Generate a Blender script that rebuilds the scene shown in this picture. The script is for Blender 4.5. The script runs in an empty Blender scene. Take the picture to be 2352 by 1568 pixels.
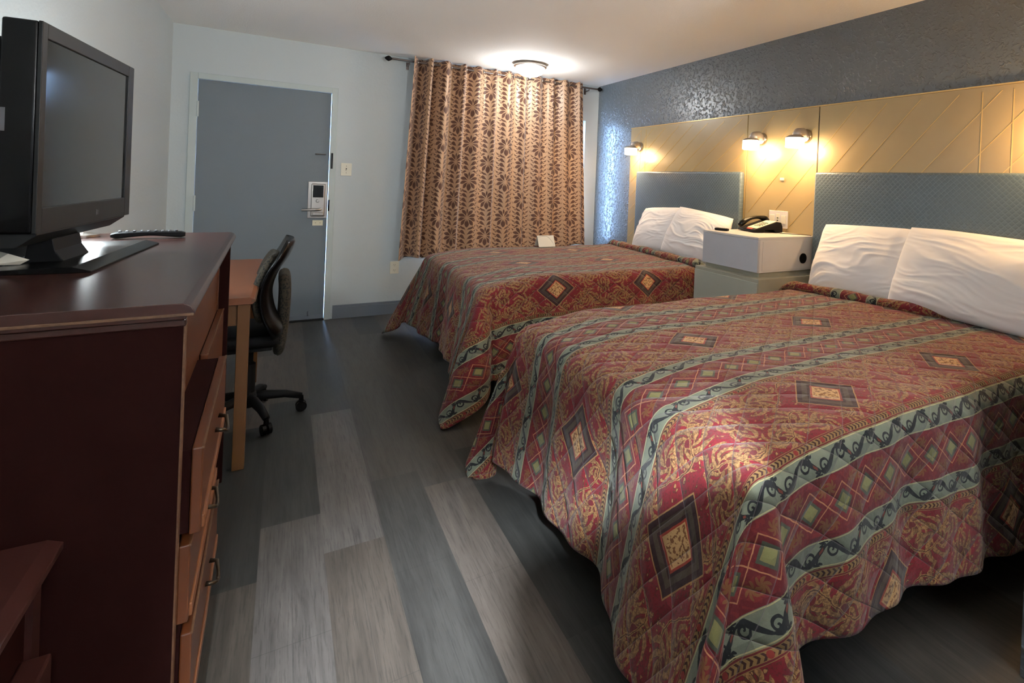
import bpy, bmesh, math, random
from mathutils import Vector, Matrix, Quaternion
from mathutils import noise as mn
sin, cos, pi, R = math.sin, math.cos, math.pi, math.radians
random.seed(7)
S = bpy.context.scene
COL = S.collection

# ------------------------------------------------------------------ camera
H = 1.333
cam_d = bpy.data.cameras.new('camera')
cam = bpy.data.objects.new('camera', cam_d)
COL.objects.link(cam)
Xw = Vector((0.8525, 0.0330, 0.5216)); Yw = Vector((-0.5211, -0.0253, 0.8531))
# rows: world axes seen from the camera (right, down, forward)
V1 = Vector((659 - 1400, 390 - 426, 1213.3)).normalized()
V2 = Vector((3383 - 1400, 502 - 426, 1213.3)).normalized()
V2 = (V2 - V1 * V1.dot(V2)).normalized()
V3 = V2.cross(V1)
if V3.y > 0: V3 = -V3
m = Matrix(((V2.x, -V2.y, -V2.z, 0), (V1.x, -V1.y, -V1.z, 0), (V3.x, -V3.y, -V3.z, H), (0, 0, 0, 1)))
cam.matrix_world = m
cam_d.sensor_fit = 'HORIZONTAL'; cam_d.sensor_width = 36
cam_d.lens = 36 * 1213.3 / 2352
cam_d.shift_x = -(1400 - 1176) / 2352
cam_d.shift_y = -(784 - 426) / 2352
cam_d.clip_start = 0.02
S.camera = cam

# ------------------------------------------------------------------ look, world
S.view_settings.view_transform = 'Standard'
S.view_settings.look = 'None'
S.view_settings.gamma = 1
S.view_settings.use_curve_mapping = False
S.view_settings.exposure = 1.22
S.cycles.max_bounces = 8
S.cycles.diffuse_bounces = 5
S.cycles.glossy_bounces = 4
S.cycles.transmission_bounces = 6
S.cycles.sample_clamp_indirect = 6
S.cycles.use_denoising = True

W = bpy.data.worlds.new('world'); S.world = W; W.use_nodes = True
W.node_tree.nodes['Background'].inputs[0].default_value = (0.36, 0.60, 1.0, 1)
W.node_tree.nodes['Background'].inputs[1].default_value = 24.0

def area(name, loc, rot, sx, sy, power, col, portal=False):
    l = bpy.data.lights.new(name, 'AREA'); l.shape = 'RECTANGLE'; l.size = sx; l.size_y = sy
    l.energy = power; l.color = col
    if portal: l.cycles.is_portal = True
    o = bpy.data.objects.new(name, l); o.location = loc; o.rotation_euler = rot; COL.objects.link(o)
    return o
# daylight portal in the window opening
area('window_daylight', (1.95, 5.50, 1.33), (R(-90), 0, 0), 1.96, 1.42, 1, (1, 1, 1), portal=True)

def point(name, loc, power, col, rad):
    l = bpy.data.lights.new(name, 'POINT'); l.energy = power; l.color = col; l.shadow_soft_size = rad
    o = bpy.data.objects.new(name, l); o.location = loc; COL.objects.link(o)
    return o
WARM = (1.0, 0.60, 0.26)
COOL = (0.94, 0.98, 1.0)
P_SCONCE, P_CEIL, P_BACK, P_UP, P_TV = 7.5, 11, 820, 92, 12
# bulbs sit just under the open bottoms of the fixtures
for yy in (4.45, 2.83, 2.43, 0.95):
    point('sconce_bulb', (2.955, yy, 1.615), P_SCONCE, WARM, 0.035)
point('ceiling_bulb', (1.98, 4.80, 2.27), P_CEIL, COOL, 0.10)
point('entry_ceiling_bulb', (-0.15, -1.10, 2.22), P_BACK, (0.88, 0.94, 1.0), 0.045)
point('fill_bulb', (1.57, -0.30, 1.80), P_UP, (0.95, 0.98, 1.0), 0.08)  # added uplight behind the camera, brightens the ceiling and upper walls
point('lamp_bulb', (-0.64, 2.66, 1.26), P_TV, (0.85, 0.95, 1.0), 0.045)

# ------------------------------------------------------------------ node maths
def lin(h):
    r = [int(h[i:i + 2], 16) / 255 for i in (0, 2, 4)]
    return tuple(c / 12.92 if c <= 0.04045 else ((c + 0.055) / 1.055) ** 2.4 for c in r) + (1,)

class E:
    nt = None
    def __init__(s, k): s.k = k
    def __add__(a, b): return M('ADD', a, b)
    def __radd__(a, b): return M('ADD', b, a)
    def __sub__(a, b): return M('SUBTRACT', a, b)
    def __rsub__(a, b): return M('SUBTRACT', b, a)
    def __mul__(a, b): return M('MULTIPLY', a, b)
    def __rmul__(a, b): return M('MULTIPLY', b, a)
    def __truediv__(a, b): return M('DIVIDE', a, b)
    def __rtruediv__(a, b): return M('DIVIDE', b, a)
    def __neg__(a): return M('MULTIPLY', a, -1.0)
    def __lt__(a, b): return M('LESS_THAN', a, b)
    def __gt__(a, b): return M('GREATER_THAN', a, b)
def sock(i, v):
    if isinstance(v, E): E.nt.links.new(v.k, i)
    else: i.default_value = v
def M(op, *a):
    n = E.nt.nodes.new('ShaderNodeMath'); n.operation = op
    for i, v in enumerate(a): sock(n.inputs[i], v)
    return E(n.outputs[0])
ab = lambda a: M('ABSOLUTE', a)
mx = lambda a, b: M('MAXIMUM', a, b)
mi = lambda a, b: M('MINIMUM', a, b)
sn = lambda a: M('SINE', a)
cs = lambda a: M('COSINE', a)
sq = lambda a: M('SQRT', a)
fl = lambda a: M('FLOOR', a)
def wr(a, p): return M('WRAP', a, p / 2, -p / 2)
def C3(col):
    n = E.nt.nodes.new('ShaderNodeRGB'); n.outputs[0].default_value = col; return E(n.outputs[0])
def mixc(f, a, b):
    n = E.nt.nodes.new('ShaderNodeMix'); n.data_type = 'RGBA'
    sock(n.inputs[0], f); sock(n.inputs[6], a); sock(n.inputs[7], b)
    return E(n.outputs[2])
def noise(vec, scale, detail=3, rough=0.5, out=0, dist=0.0):
    n = E.nt.nodes.new('ShaderNodeTexNoise'); n.inputs['Scale'].default_value = scale
    n.inputs['Detail'].default_value = detail; n.inputs['Roughness'].default_value = rough
    n.inputs['Distortion'].default_value = dist
    if vec is not None: E.nt.links.new(vec.k, n.inputs['Vector'])
    return E(n.outputs[out])
def voro(vec, scale, feat='F1', out=0):
    n = E.nt.nodes.new('ShaderNodeTexVoronoi'); n.feature = feat; n.inputs['Scale'].default_value = scale
    E.nt.links.new(vec.k, n.inputs['Vector']); return E(n.outputs[out])
def white(x, y):
    n = E.nt.nodes.new('ShaderNodeTexWhiteNoise'); n.noise_dimensions = '2D'
    c = comb(x, y, 0.0); E.nt.links.new(c.k, n.inputs['Vector']); return E(n.outputs[0])
def comb(x, y, z):
    n = E.nt.nodes.new('ShaderNodeCombineXYZ')
    for i, v in enumerate((x, y, z)): sock(n.inputs[i], v)
    return E(n.outputs[0])
def objc():
    n = E.nt.nodes.new('ShaderNodeTexCoord'); return E(n.outputs['Object'])
def uvc():
    n = E.nt.nodes.new('ShaderNodeTexCoord'); return E(n.outputs['UV'])
def xyz(v):
    n = E.nt.nodes.new('ShaderNodeSeparateXYZ'); E.nt.links.new(v.k, n.inputs[0])
    return [E(o) for o in n.outputs]
def ramp(v, stops):
    n = E.nt.nodes.new('ShaderNodeValToRGB'); E.nt.links.new(v.k, n.inputs[0])
    el = n.color_ramp.elements
    while len(el) < len(stops): el.new(0.5)
    for e, (p, c) in zip(el, stops): e.position = p; e.color = c
    return E(n.outputs[0])
def bump(h, strength=0.3, dist=0.002):
    n = E.nt.nodes.new('ShaderNodeBump'); n.inputs['Strength'].default_value = strength
    n.inputs['Distance'].default_value = dist; E.nt.links.new(h.k, n.inputs['Height']); return E(n.outputs[0])

def mat(name, col=None, rough=0.5, metal=0.0, spec=0.5, emit=None, estr=0.0, fn=None, coat=0.0, trans=0.0, sheen=0.0):
    m = bpy.data.materials.new(name); m.use_nodes = True
    E.nt = m.node_tree
    b = E.nt.nodes['Principled BSDF']
    if col is not None:
        c = lin(col) if isinstance(col, str) else col
        b.inputs['Base Color'].default_value = c
    b.inputs['Roughness'].default_value = rough; b.inputs['Metallic'].default_value = metal
    b.inputs['Specular IOR Level'].default_value = spec
    b.inputs['Coat Weight'].default_value = coat
    b.inputs['Transmission Weight'].default_value = trans
    b.inputs['Sheen Weight'].default_value = sheen
    if emit: b.inputs['Emission Color'].default_value = lin(emit) if isinstance(emit, str) else emit; b.inputs['Emission Strength'].default_value = estr
    if fn:
        r = fn()
        for k, v in r.items():
            sock(b.inputs[k], v)
    elif col is not None and not emit:
        # faint procedural variation so no surface is perfectly flat
        v = noise(objc(), 9.0, 4, 0.6)
        c = lin(col) if isinstance(col, str) else col
        d = tuple(x * 0.90 for x in c[:3]) + (1,)
        sock(b.inputs['Base Color'], mixc(v, C3(d), C3(c)))
    return m

# ------------------------------------------------------------------ materials
def f_wall(col, scale=55, st=0.35, col2=None):
    def f():
        o = objc()
        v = noise(o, scale, 5, 0.6)
        big = noise(o, 1.3, 3)
        c = lin(col); d = tuple(x * 0.93 for x in c[:3]) + (1,)
        return {'Base Color': mixc(big, C3(c), C3(d)), 'Normal': bump(v, st, 0.004)}
    return f
WALL = mat('wall_paint', rough=0.6, fn=f_wall('C2CACC'))
CEIL = mat('ceiling_paint', rough=0.85, fn=f_wall('FAF7F2', 120, 0.6))
def f_bluewall():
    o = objc()
    v = noise(o, 42, 2, 0.5, dist=0.6)
    v2 = M('MULTIPLY', mx(v - 0.5, 0.0), 4.0)
    c = lin('646B70'); d = lin('5C6266')
    return {'Base Color': mixc(noise(o, 1.7, 2), C3(c), C3(d)), 'Normal': bump(v2, 1.0, 0.006)}
BLUEWALL = mat('blue_grey_textured_paint', rough=0.33, fn=f_bluewall, spec=0.8)
TRIMG = mat('grey_gloss_trim', '6D757F', 0.4)
JAMB = mat('painted_jamb', 'BCC6C4', 0.45)
DOORM = mat('grey_door_paint', rough=0.55, fn=f_wall('6E7880', 160, 0.15))
def f_floor():
    x, y, z = xyz(objc())
    row = fl((x + 0.04) / 0.195)
    off = white(row, 3.7) * 1.22
    cy = (y + off) / 1.22
    col = fl(cy)
    rnd = white(row, col + 11.3)
    rnd2 = white(row + 5.1, col)
    fx = wr(x + 0.04, 0.195)
    ex = 0.0975 - ab(fx)
    fy = wr(y + off, 1.22)
    gv = comb(x * 34.0 + rnd * 40.0, y * 1.6 + rnd * 9.0, 0.0)
    g = noise(gv, 1.0, 7, 0.66, dist=0.9)
    g2 = noise(comb(x * 7.0 + rnd * 17.0, y * 1.1 + rnd * 30.0, 0.0), 1.0, 4, 0.6, dist=1.5)
    base = ramp(rnd, [(0.0, lin('303130')), (0.30, lin('363736')), (0.55, lin('3C3D3C')), (0.8, lin('484644')), (1.0, lin('5E5B59'))])
    tint = mixc((rnd2 > 0.72) * 0.4, base, C3(lin('574D43')))
    t = (g - 0.5) * 3.2 + (g2 - 0.5) * 2.4
    t = mi(mx(t * 0.5 + 0.5, 0.0), 1.0)
    n = E.nt.nodes.new('ShaderNodeMix'); n.data_type = 'RGBA'; n.blend_type = 'MULTIPLY'; n.inputs[0].default_value = 1.0
    sock(n.inputs[6], tint); sock(n.inputs[7], mixc(t, C3((0.52, 0.52, 0.52, 1)), C3((1.35, 1.33, 1.3, 1))))
    c = E(n.outputs[2])
    fg = noise(comb(x * 160.0, y * 7.0 + rnd * 5.0, 0.0), 1.0, 4, 0.7)
    c = mixc(mi(mx((fg - 0.52) * 4.0, 0.0), 0.32), c, C3(lin('1E1F1F')))
    # knots
    kn = voro(comb(x * 2.2, y * 0.9, 0.0), 1.0, out=0)
    c = mixc((kn < 0.018) * 0.7, c, C3(lin('2A2826')))
    gap = mx(ex < 0.0011, (ab(fy) > 0.6088))
    c = mixc(gap * 0.35, c, C3(lin('26282A')))
    return {'Base Color': c, 'Roughness': 0.40 + g * 0.16, 'Normal': bump(g - gap * 0.5, 0.10, 0.002)}
FLOOR = mat('grey_vinyl_plank', spec=0.35, fn=f_floor)

def f_wood(dark, light, wear=None, sx=1.0, sy=1.0, sz=1.0, k=1.0):
    def f():
        x, y, z = xyz(objc())
        v = comb(x * sx, y * sy, z * sz)
        g = noise(v, 14.0 * k, 6, 0.62, dist=0.6)
        return {'Base Color': mixc(g, C3(lin(dark)), C3(lin(light))), 'Normal': bump(g, 0.05, 0.001)}
    return f
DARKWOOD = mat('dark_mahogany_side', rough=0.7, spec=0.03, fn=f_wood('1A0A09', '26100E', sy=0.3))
TOPWOOD = mat('mahogany_top', rough=0.27, fn=f_wood('2D1512', '3B1F19', sy=0.2))
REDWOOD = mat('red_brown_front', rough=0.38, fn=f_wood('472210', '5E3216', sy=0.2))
ORANGEWOOD = mat('orange_brown_rail', rough=0.45, fn=f_wood('6A3C22', '80502C', sy=0.2))
EDGEWOOD = mat('worn_wood_edge', rough=0.5, fn=f_wood('36190F', '75553A', k=5))
DESKWOOD = mat('desk_top_wood', rough=0.40, fn=f_wood('6E3E26', '804D30', sy=0.25))
LOWWOOD = mat('dark_red_wood', rough=0.45, spec=0.3, fn=f_wood('2C1513', '3C1E1A', sy=0.2))
LEGWOOD = mat('desk_leg_wood', rough=0.45, fn=f_wood('5A391A', '6B4620', sz=0.25))
BRASS = mat('aged_brass', '4A4034', 0.35, 0.9)
BLACK = mat('black_gloss_plastic', '060607', 0.25, spec=0.2)
BLACKM = mat('black_matte_plastic', '0E0E10', 0.6, spec=0.15)
DGREY = mat('dark_grey_plastic', '1C1D1E', 0.45, spec=0.2)
DGREY2 = mat('mid_grey_print', '55565A', 0.6)
BEZEL = mat('tv_bezel', '161718', 0.4, spec=0.3)
SCREEN = mat('tv_screen', '262828', 0.09, spec=0.8)
CHROME = mat('brushed_nickel', 'B0A9A2', 0.28, 1.0)
NICKEL = mat('satin_nickel', 'B8AEA6', 0.35, 0.5)
ROD = mat('bronze_rod', '6E6460', 0.35, 0.9)
IVORY = mat('ivory_plastic', 'E6E2D0', 0.4)
SLOT = mat('dark_slot', '3A352C', 0.6)
WHITEP = mat('white_laminate', 'D9D6D4', 0.35)
GREYP = mat('grey_laminate', 'A6A89B', 0.45)
GREYF = mat('pale_grey_front', 'BDBFC6', 0.4)
GREIGE = mat('greige_laminate', '9C9A8A', 0.5)
PAPER = mat('paper', 'E4E2D6', 0.7)
PGREY = mat('grey_print', '7C7D74', 0.7)
RED = mat('red_label', 'C2453A', 0.5)
CREAM = mat('cream_plastic', 'E2DCC2', 0.4)
def f_panel():
    o = objc(); x, y, z = xyz(o)
    g = noise(o, 2.5, 4, 0.6)
    s = noise(comb(x * 30, y * 30, z * 3), 5.0, 3)
    return {'Base Color': mixc(g, C3(lin('AC9A70')), C3(lin('9C8966'))), 'Roughness': 0.30 + s * 0.08, 'Normal': bump(s, 0.06, 0.001)}
PANEL = mat('tan_gold_panel', spec=0.6, fn=f_panel)
GOLD = mat('gold_inlay', 'D8B878', 0.3, 0.4)
SEAM = mat('dark_seam', '2E261C', 0.6)
def f_vinyl():
    x, y, z = xyz(objc())
    a = wr(y + z * 1.0, 0.030); b = wr(y - z * 1.0, 0.030)
    d = mi(ab(a), ab(b))
    h = mi(d / 0.008, 1.0)
    c = mixc(d < 0.0010, C3(lin('50606A')), C3(lin('6E7C84')))
    return {'Base Color': c, 'Normal': bump(h, 0.35, 0.002)}
VINYL = mat('blue_grey_quilted_vinyl', rough=0.36, spec=0.6, fn=f_vinyl)
def f_linen():
    o = objc()
    w = noise(o, 700, 2)
    return {'Base Color': C3(lin('ECE9E8')), 'Normal': bump(w, 0.05, 0.0006)}
LINEN = mat('white_cotton', rough=0.8, fn=f_linen, sheen=0.2)

def petals(x, y, cx, cy, n, rad, swirl, ph=0.0, lo=0.18):
    dx = x - cx; dy = y - cy
    r = sq(dx * dx + dy * dy)
    a = M('ARCTAN2', dy, dx) + r * swirl + ph
    f = ab(cs(a * (n / 2.0)))
    return (r < (f * (1 - lo) + lo) * rad), f, r
def coverlet(shift):
    def f():
        o = uvc(); u0, v0, _ = xyz(o)
        d1 = (noise(o, 26.0, 3, 0.55) - 0.5) * 0.022
        d2 = (noise(o, 31.0, 3, 0.55, dist=0.3) - 0.5) * 0.022
        u = u0 + d1; v = v0 + d2
        ts = wr(v - shift, 0.59); t = ab(ts)
        t_raw = ab(wr(v0 + d2 * 0.15 - shift, 0.59))
        red = C3(lin('8C212D')); red2 = C3(lin('6C2028')); tan = C3(lin('B08656')); brn = C3(lin('5A3826'))
        green = C3(lin('8C917C')); grn2 = C3(lin('AAB58F')); blk = C3(lin('23262A')); plum = C3(lin('3C2226')); olive = C3(lin('525A4A')); taupe = C3(lin('55483C'))
        # ---- wide red band with medallions and acanthus sprays
        uu = wr(u - 0.405, 0.70); du = ab(uu); us_ = u0 - 0.405 + d1 * 0.2; uum = wr(us_, 0.70); tm = ab(wr(v0 + d2 * 0.2 - shift, 0.59))
        c = mixc(noise(o, 60, 3), red, C3(lin('781B28')))
        # filler leaflets
        vv = voro(comb(u * 55.0, v * 95.0, 0.0), 1.0, 'F1', 0)
        vc = noise(comb(u * 22.0, v * 22.0, 1.0), 1.0, 2)
        c = mixc((vv < 0.36) * (vc > 0.48), c, brn)
        c = mixc((vv < 0.27) * (vc > 0.50), c, tan)
        leafn = mi(mx((noise(o, 130, 3, 0.6) - 0.42) * 4.0, 0.0), 0.6)
        for cx, cy, n, rad, sw, ph in ((0.35, 0.0, 8, 0.060, 22, 0.3), (0.225, 0.062, 7, 0.070, -30, 0.0), (0.30, 0.098, 6, 0.054, 40, 1.0),
                                       (0.155, 0.105, 7, 0.050, 34, 0.7), (0.05, 0.118, 6, 0.042, -40, 0.5)):
            k, fr, r = petals(du, t, cx, cy, n, rad, sw, ph)
            c = mixc(k, c, mixc(leafn, tan, brn))
            c = mixc(k * (fr < 0.62) * (r > rad * 0.25), c, brn)
            c = mixc((r < rad * 0.2), c, red2)
        # stems: curling arcs
        st = ab(t - 0.075 - sn(du * 26.0) * 0.045)
        c = mixc(st < 0.0045, c, tan)
        c = mixc(st < 0.0016, c, brn)
        c = mixc((noise(o, 150, 3, 0.6) > 0.56) * 0.55, c, C3(lin('4E2A20')))
        # medallion
        md = ab(uum * 0.86) + tm
        c = mixc(md < 0.112, c, plum)
        c = mixc((ab(md - 0.109) < 0.0025), c, tan)
        c = mixc((ab(md - 0.078) < 0.010), c, taupe)
        c = mixc(md < 0.058, c, C3(lin('A8402F')))
        c = mixc(md < 0.050, c, C3(lin('D9AE78')))
        mn_ = noise(o, 95, 2)
        c = mixc((md < 0.046) * (mn_ > 0.53), c, C3(lin('8C5C38')))
        # ---- borders (.140-.165)
        bord = t_raw > 0.140
        bc = C3(lin('94764A'))
        ph = t_raw - 0.1525
        tick = sn(u0 * 470.0 + ab(ph) * 420.0)
        bb = mixc((tick > 0.15) * (ab(ph) < 0.0065), bc, C3(lin('40221E')))
        ros = wr(u0, 0.095)
        bb = mixc((ros * ros + ph * ph) < 0.00005, bb, C3(lin('8C2E2A')))
        bb = mixc(ab(ab(ph) - 0.0095) < 0.0016, bb, C3(lin('6B1F28')))
        c = mixc(bord, c, bb)
        # ---- green scroll band (.165-.225)
        g = t_raw > 0.165
        tt = ab(wr(v0 + d2 * 0.35 - shift, 0.59)) - 0.195
        ug = u0 + d1 * 0.35; gu = wr(ug, 0.125); gph = ug * (2 * pi / 0.125)
        wave = tt - sn(gph) * 0.0185
        wd = 0.0026 + 0.0062 * ab(cs(gph + 0.5))
        blackm = ab(wave) < wd
        gc = mixc(noise(o, 40, 2), green, C3(lin('757E70')))
        for sx_, sy_, sg in ((-0.028, -0.007, 1.0), (0.034, 0.007, -1.0)):
            dx = gu - sx_; dy = tt - sy_
            r = sq(dx * dx + dy * dy); a = M('ARCTAN2', dy, dx)
            sp = sn(a * sg + r * 470.0)
            blackm = mx(blackm, (sp > 0.15) * (r < 0.0175))
            k, fr, r2 = petals(gu, tt, sx_ + 0.022 * sg, sy_ - 0.016 * sg, 5, 0.013, 60, 0.4, 0.3)
            blackm = mx(blackm, k)
        gc = mixc(blackm, gc, blk)
        gc = mixc((ab(gu - 0.006) < 0.0055) * (ab(wave) < 0.0036), gc, C3(lin('7A3A2C')))
        gc = mixc(ab(ab(t_raw - 0.195) - 0.0275) < 0.0012, gc, C3(lin('C5BE8C')))
        c = mixc(g, c, gc)
        # ---- narrow burgundy band with little diamonds (.225-.295)
        nb = t_raw > 0.225
        tn = ab(wr(v0 + d2 * 0.3 - shift, 0.59)) - 0.295
        u_n = u0 + d1 * 0.3; nu = wr(u_n, 0.105)
        nc = mixc(noise(o, 70, 2) > 0.55, C3(lin('6E2028')), C3(lin('7E2A2C')))
        lat = ab(ab(wr(u_n + 0.0525, 0.105)) * 0.95 + tn * 0.0 - ab(tn) * 1.1)
        nc = mixc(lat < 0.0022, nc, C3(lin('C28A62')))
        k, fr, r2 = petals(ab(nu), ab(tn), 0.040, 0.040, 6, 0.018, 50, 0.4, 0.2)
        nc = mixc(k, nc, C3(lin('7E5232')))
        nd = ab(nu) * 0.9 + ab(tn)
        nc = mixc(nd < 0.030, nc, olive)
        nc = mixc(nd < 0.021, nc, C3(lin('8F8858')))
        nc = mixc(nd < 0.0165, nc, C3(lin('8D8B5A')))
        c = mixc(nb, c, nc)
        # ---- quilting
        q1 = ab(wr(u0 * 0.75 + v0, 0.105)); q2 = ab(wr(u0 * 0.75 - v0, 0.105))
        q = mi(q1, q2)
        c = mixc((q < 0.0012) * 0.28, c, C3(lin('A5989C')))
        hq = sq(mi(q / 0.026, 1.0)) + noise(o, 45, 2) * 0.35
        n = E.nt.nodes.new('ShaderNodeMix'); n.data_type = 'RGBA'; n.blend_type = 'MULTIPLY'; n.inputs[0].default_value = 1.0
        sock(n.inputs[6], c); w = noise(o, 600, 2); sock(n.inputs[7], mixc(w, C3((0.52, 0.52, 0.52, 1)), C3((0.82, 0.82, 0.82, 1))))
        return {'Base Color': E(n.outputs[2]), 'Normal': bump(hq, 0.9, 0.008)}
    return f
def f_curtain():
    o = uvc(); x0, y0, _ = xyz(o)
    cw, chh = 0.225, 0.37
    dd = (noise(o, 14.0, 2) - 0.5) * 0.010
    xa = x0 + dd
    x = wr(xa, cw); ci = fl(xa / cw + 0.5)
    par = ab(wr(ci, 2.0))
    y = wr(y0 + dd - par * (chh / 2), chh)
    ax = ab(x)
    r = sq(x * x + y * y)
    a = M('ARCTAN2', y, ax)
    wa = ab(wr(a + r * 3.0, 2 * pi / 10)) * r
    s_ = mi(mx((r - 0.010) / 0.086, 0.0), 1.0)
    flower = (wa < sn(M('POWER', s_, 1.7) * pi) * 0.0165) * (r < 0.096)
    s2 = mi(mx((ax - 0.003) / 0.066, 0.0), 1.0)
    yc = M('POWER', s2, 0.6) * 0.070 - s2 * s2 * 0.022
    rows = ab(wr(y - yc, 0.046))
    pl = (rows < sn(M('POWER', s2, 1.5) * pi) * 0.0175)
    s3 = mi(mx((ax - 0.056) / 0.054, 0.0), 1.0)
    yc3 = s3 * s3 * 0.040 + 0.018
    rows3 = ab(wr(y - yc3 - 0.023, 0.046))
    pl2 = (rows3 < sn(M('POWER', s3, 0.75) * pi) * 0.0125) * (rows > 0.0185 * sn(M('POWER', s2, 1.5) * pi) + 0.0045)
    tot = mx(flower, mx(pl, pl2) * (r > 0.101))
    c = mixc(tot, C3(lin('B08C6C')), C3(lin('502D1B')))
    wv = noise(comb(x0 * 500, y0 * 60, 0.0), 1.0, 2)
    return {'Base Color': c, 'Roughness': 0.42 + tot * 0.2, 'Normal': bump(wv, 0.08, 0.0008)}
CURT = mat('brown_leaf_damask', spec=0.5, fn=f_curtain, sheen=0.3)
def f_pat():
    o = objc()
    v = voro(o, 90, 'F1', 0)
    return {'Base Color': mixc(v > 0.45, C3(lin('121110')), C3(lin('332D22')))}
CHAIRFAB = mat('speckled_brown_fabric', rough=0.9, fn=f_pat)
GLASS = mat('clear_glass', 'FFFFFF', 0.02, trans=1.0)
def lampmat(name, col, st): return mat(name, 'FFFFFF', 0.4, emit=col, estr=st)
L_WARM = lampmat('lit_warm_shade', (1.0, 0.82, 0.56, 1), 8.0)
L_COOL = lampmat('lit_white_dome', (0.90, 0.96, 1.0, 1), 5.0)
L_COOL2 = lampmat('lit_white_globe', (0.88, 0.97, 1.0, 1), 9.0)

# ------------------------------------------------------------------ mesh helpers
def bx(bm, x0, x1, y0, y1, z0, z1, rot=None):
    vs = [bm.verts.new((x, y, z)) for x in (x0, x1) for y in (y0, y1) for z in (z0, z1)]
    for q in ((0, 1, 3, 2), (4, 6, 7, 5), (0, 4, 5, 1), (2, 3, 7, 6), (0, 2, 6, 4), (1, 5, 7, 3)):
        bm.faces.new([vs[i] for i in q])
    if rot: bmesh.ops.transform(bm, matrix=rot, verts=vs)
    return vs
def tube(bm, pts, rad, seg=10, caps=True):
    pts = [Vector(p) for p in pts]; n = len(pts)
    rr = rad if isinstance(rad, (list, tuple)) else [rad] * n
    t = (pts[1] - pts[0]).normalized()
    up = Vector((0, 0, 1)) if abs(t.z) < 0.9 else Vector((1, 0, 0))
    a = t.cross(up).normalized(); rings = []
    for i, p in enumerate(pts):
        d = (pts[min(i + 1, n - 1)] - pts[max(i - 1, 0)]).normalized()
        a = (a - d * a.dot(d)).normalized(); b = d.cross(a)
        rings.append([bm.verts.new(p + (a * cos(2 * pi * k / seg) + b * sin(2 * pi * k / seg)) * rr[i]) for k in range(seg)])
    for i in range(n - 1):
        for k in range(seg):
            bm.faces.new((rings[i][k], rings[i][(k + 1) % seg], rings[i + 1][(k + 1) % seg], rings[i + 1][k]))
    if caps:
        bm.faces.new(rings[0][::-1]); bm.faces.new(rings[-1])
def lathe(bm, prof, c=(0, 0, 0), axis='z', seg=32):
    rings = []
    for r, h in prof:
        ring = []
        for k in range(seg):
            a = 2 * pi * k / seg
            p = (r * cos(a), r * sin(a), h)
            if axis == 'x': p = (h, r * cos(a), r * sin(a))
            if axis == 'y': p = (r * cos(a), h, r * sin(a))
            ring.append(bm.verts.new(Vector(p) + Vector(c)))
        rings.append(ring)
    for i in range(len(rings) - 1):
        for k in range(seg):
            bm.faces.new((rings[i][k], rings[i][(k + 1) % seg], rings[i + 1][(k + 1) % seg], rings[i + 1][k]))
    bm.faces.new(rings[0][::-1]); bm.faces.new(rings[-1])
def prism(bm, poly, lo, hi, axis='y'):
    def P(a, b, t):
        return {'y': (a, t, b), 'x': (t, a, b), 'z': (a, b, t)}[axis]
    A = [bm.verts.new(P(a, b, lo)) for a, b in poly]; B = [bm.verts.new(P(a, b, hi)) for a, b in poly]
    n = len(poly)
    bm.faces.new(A); bm.faces.new(B[::-1])
    for i in range(n): bm.faces.new((A[i], B[i], B[(i + 1) % n], A[(i + 1) % n]))
def obj(name, bm, m, parent=None, bev=0.0, smooth=False, seg=2):
    bmesh.ops.recalc_face_normals(bm, faces=bm.faces[:])
    if bev:
        bmesh.ops.bevel(bm, geom=[e for e in bm.edges if len(e.link_faces) == 2 and e.calc_face_angle(0) > 0.5], offset=bev, segments=seg, affect='EDGES', profile=0.5)
    me = bpy.data.meshes.new(name); bm.to_mesh(me); bm.free()
    if smooth:
        for p in me.polygons: p.use_smooth = True
        if smooth != 'all':
            me.set_sharp_from_angle(angle=R(40))
    me.materials.append(m)
    o = bpy.data.objects.new(name, me); COL.objects.link(o)
    if parent is not None:
        o.parent = parent
        if not parent.get('_local'): o.matrix_parent_inverse = parent.matrix_world.inverted() if not parent.parent and parent.type == 'EMPTY' else Matrix()
    return o
def box(name, m, parent, *d, bev=0.002):
    bm = bmesh.new(); bx(bm, *d); return obj(name, bm, m, parent, bev)
def thing(name, label, cat, loc, rotz=0.0, group=None, local=False):
    o = bpy.data.objects.new(name, None); COL.objects.link(o)
    o.location = loc; o.rotation_euler = (0, 0, rotz); o.empty_display_size = 0.05
    o.matrix_world = Matrix.Translation(loc) @ Matrix.Rotation(rotz, 4, 'Z')
    if label: o['label'] = label; o['category'] = cat
    if group: o['group'] = group
    if local: o['_local'] = 1
    return o
def tag(o, label, cat, group=None):
    o['label'] = label; o['category'] = cat
    if group: o['group'] = group
    return o
def struct(name, bm, m, parent=None, **k):
    o = obj(name, bm, m, parent, **k)
    if parent is None: o['kind'] = 'structure'
    return o
def sempty(name, loc):
    o = thing(name, None, None, loc); o['kind'] = 'structure'; return o
B = bmesh.new

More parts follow.
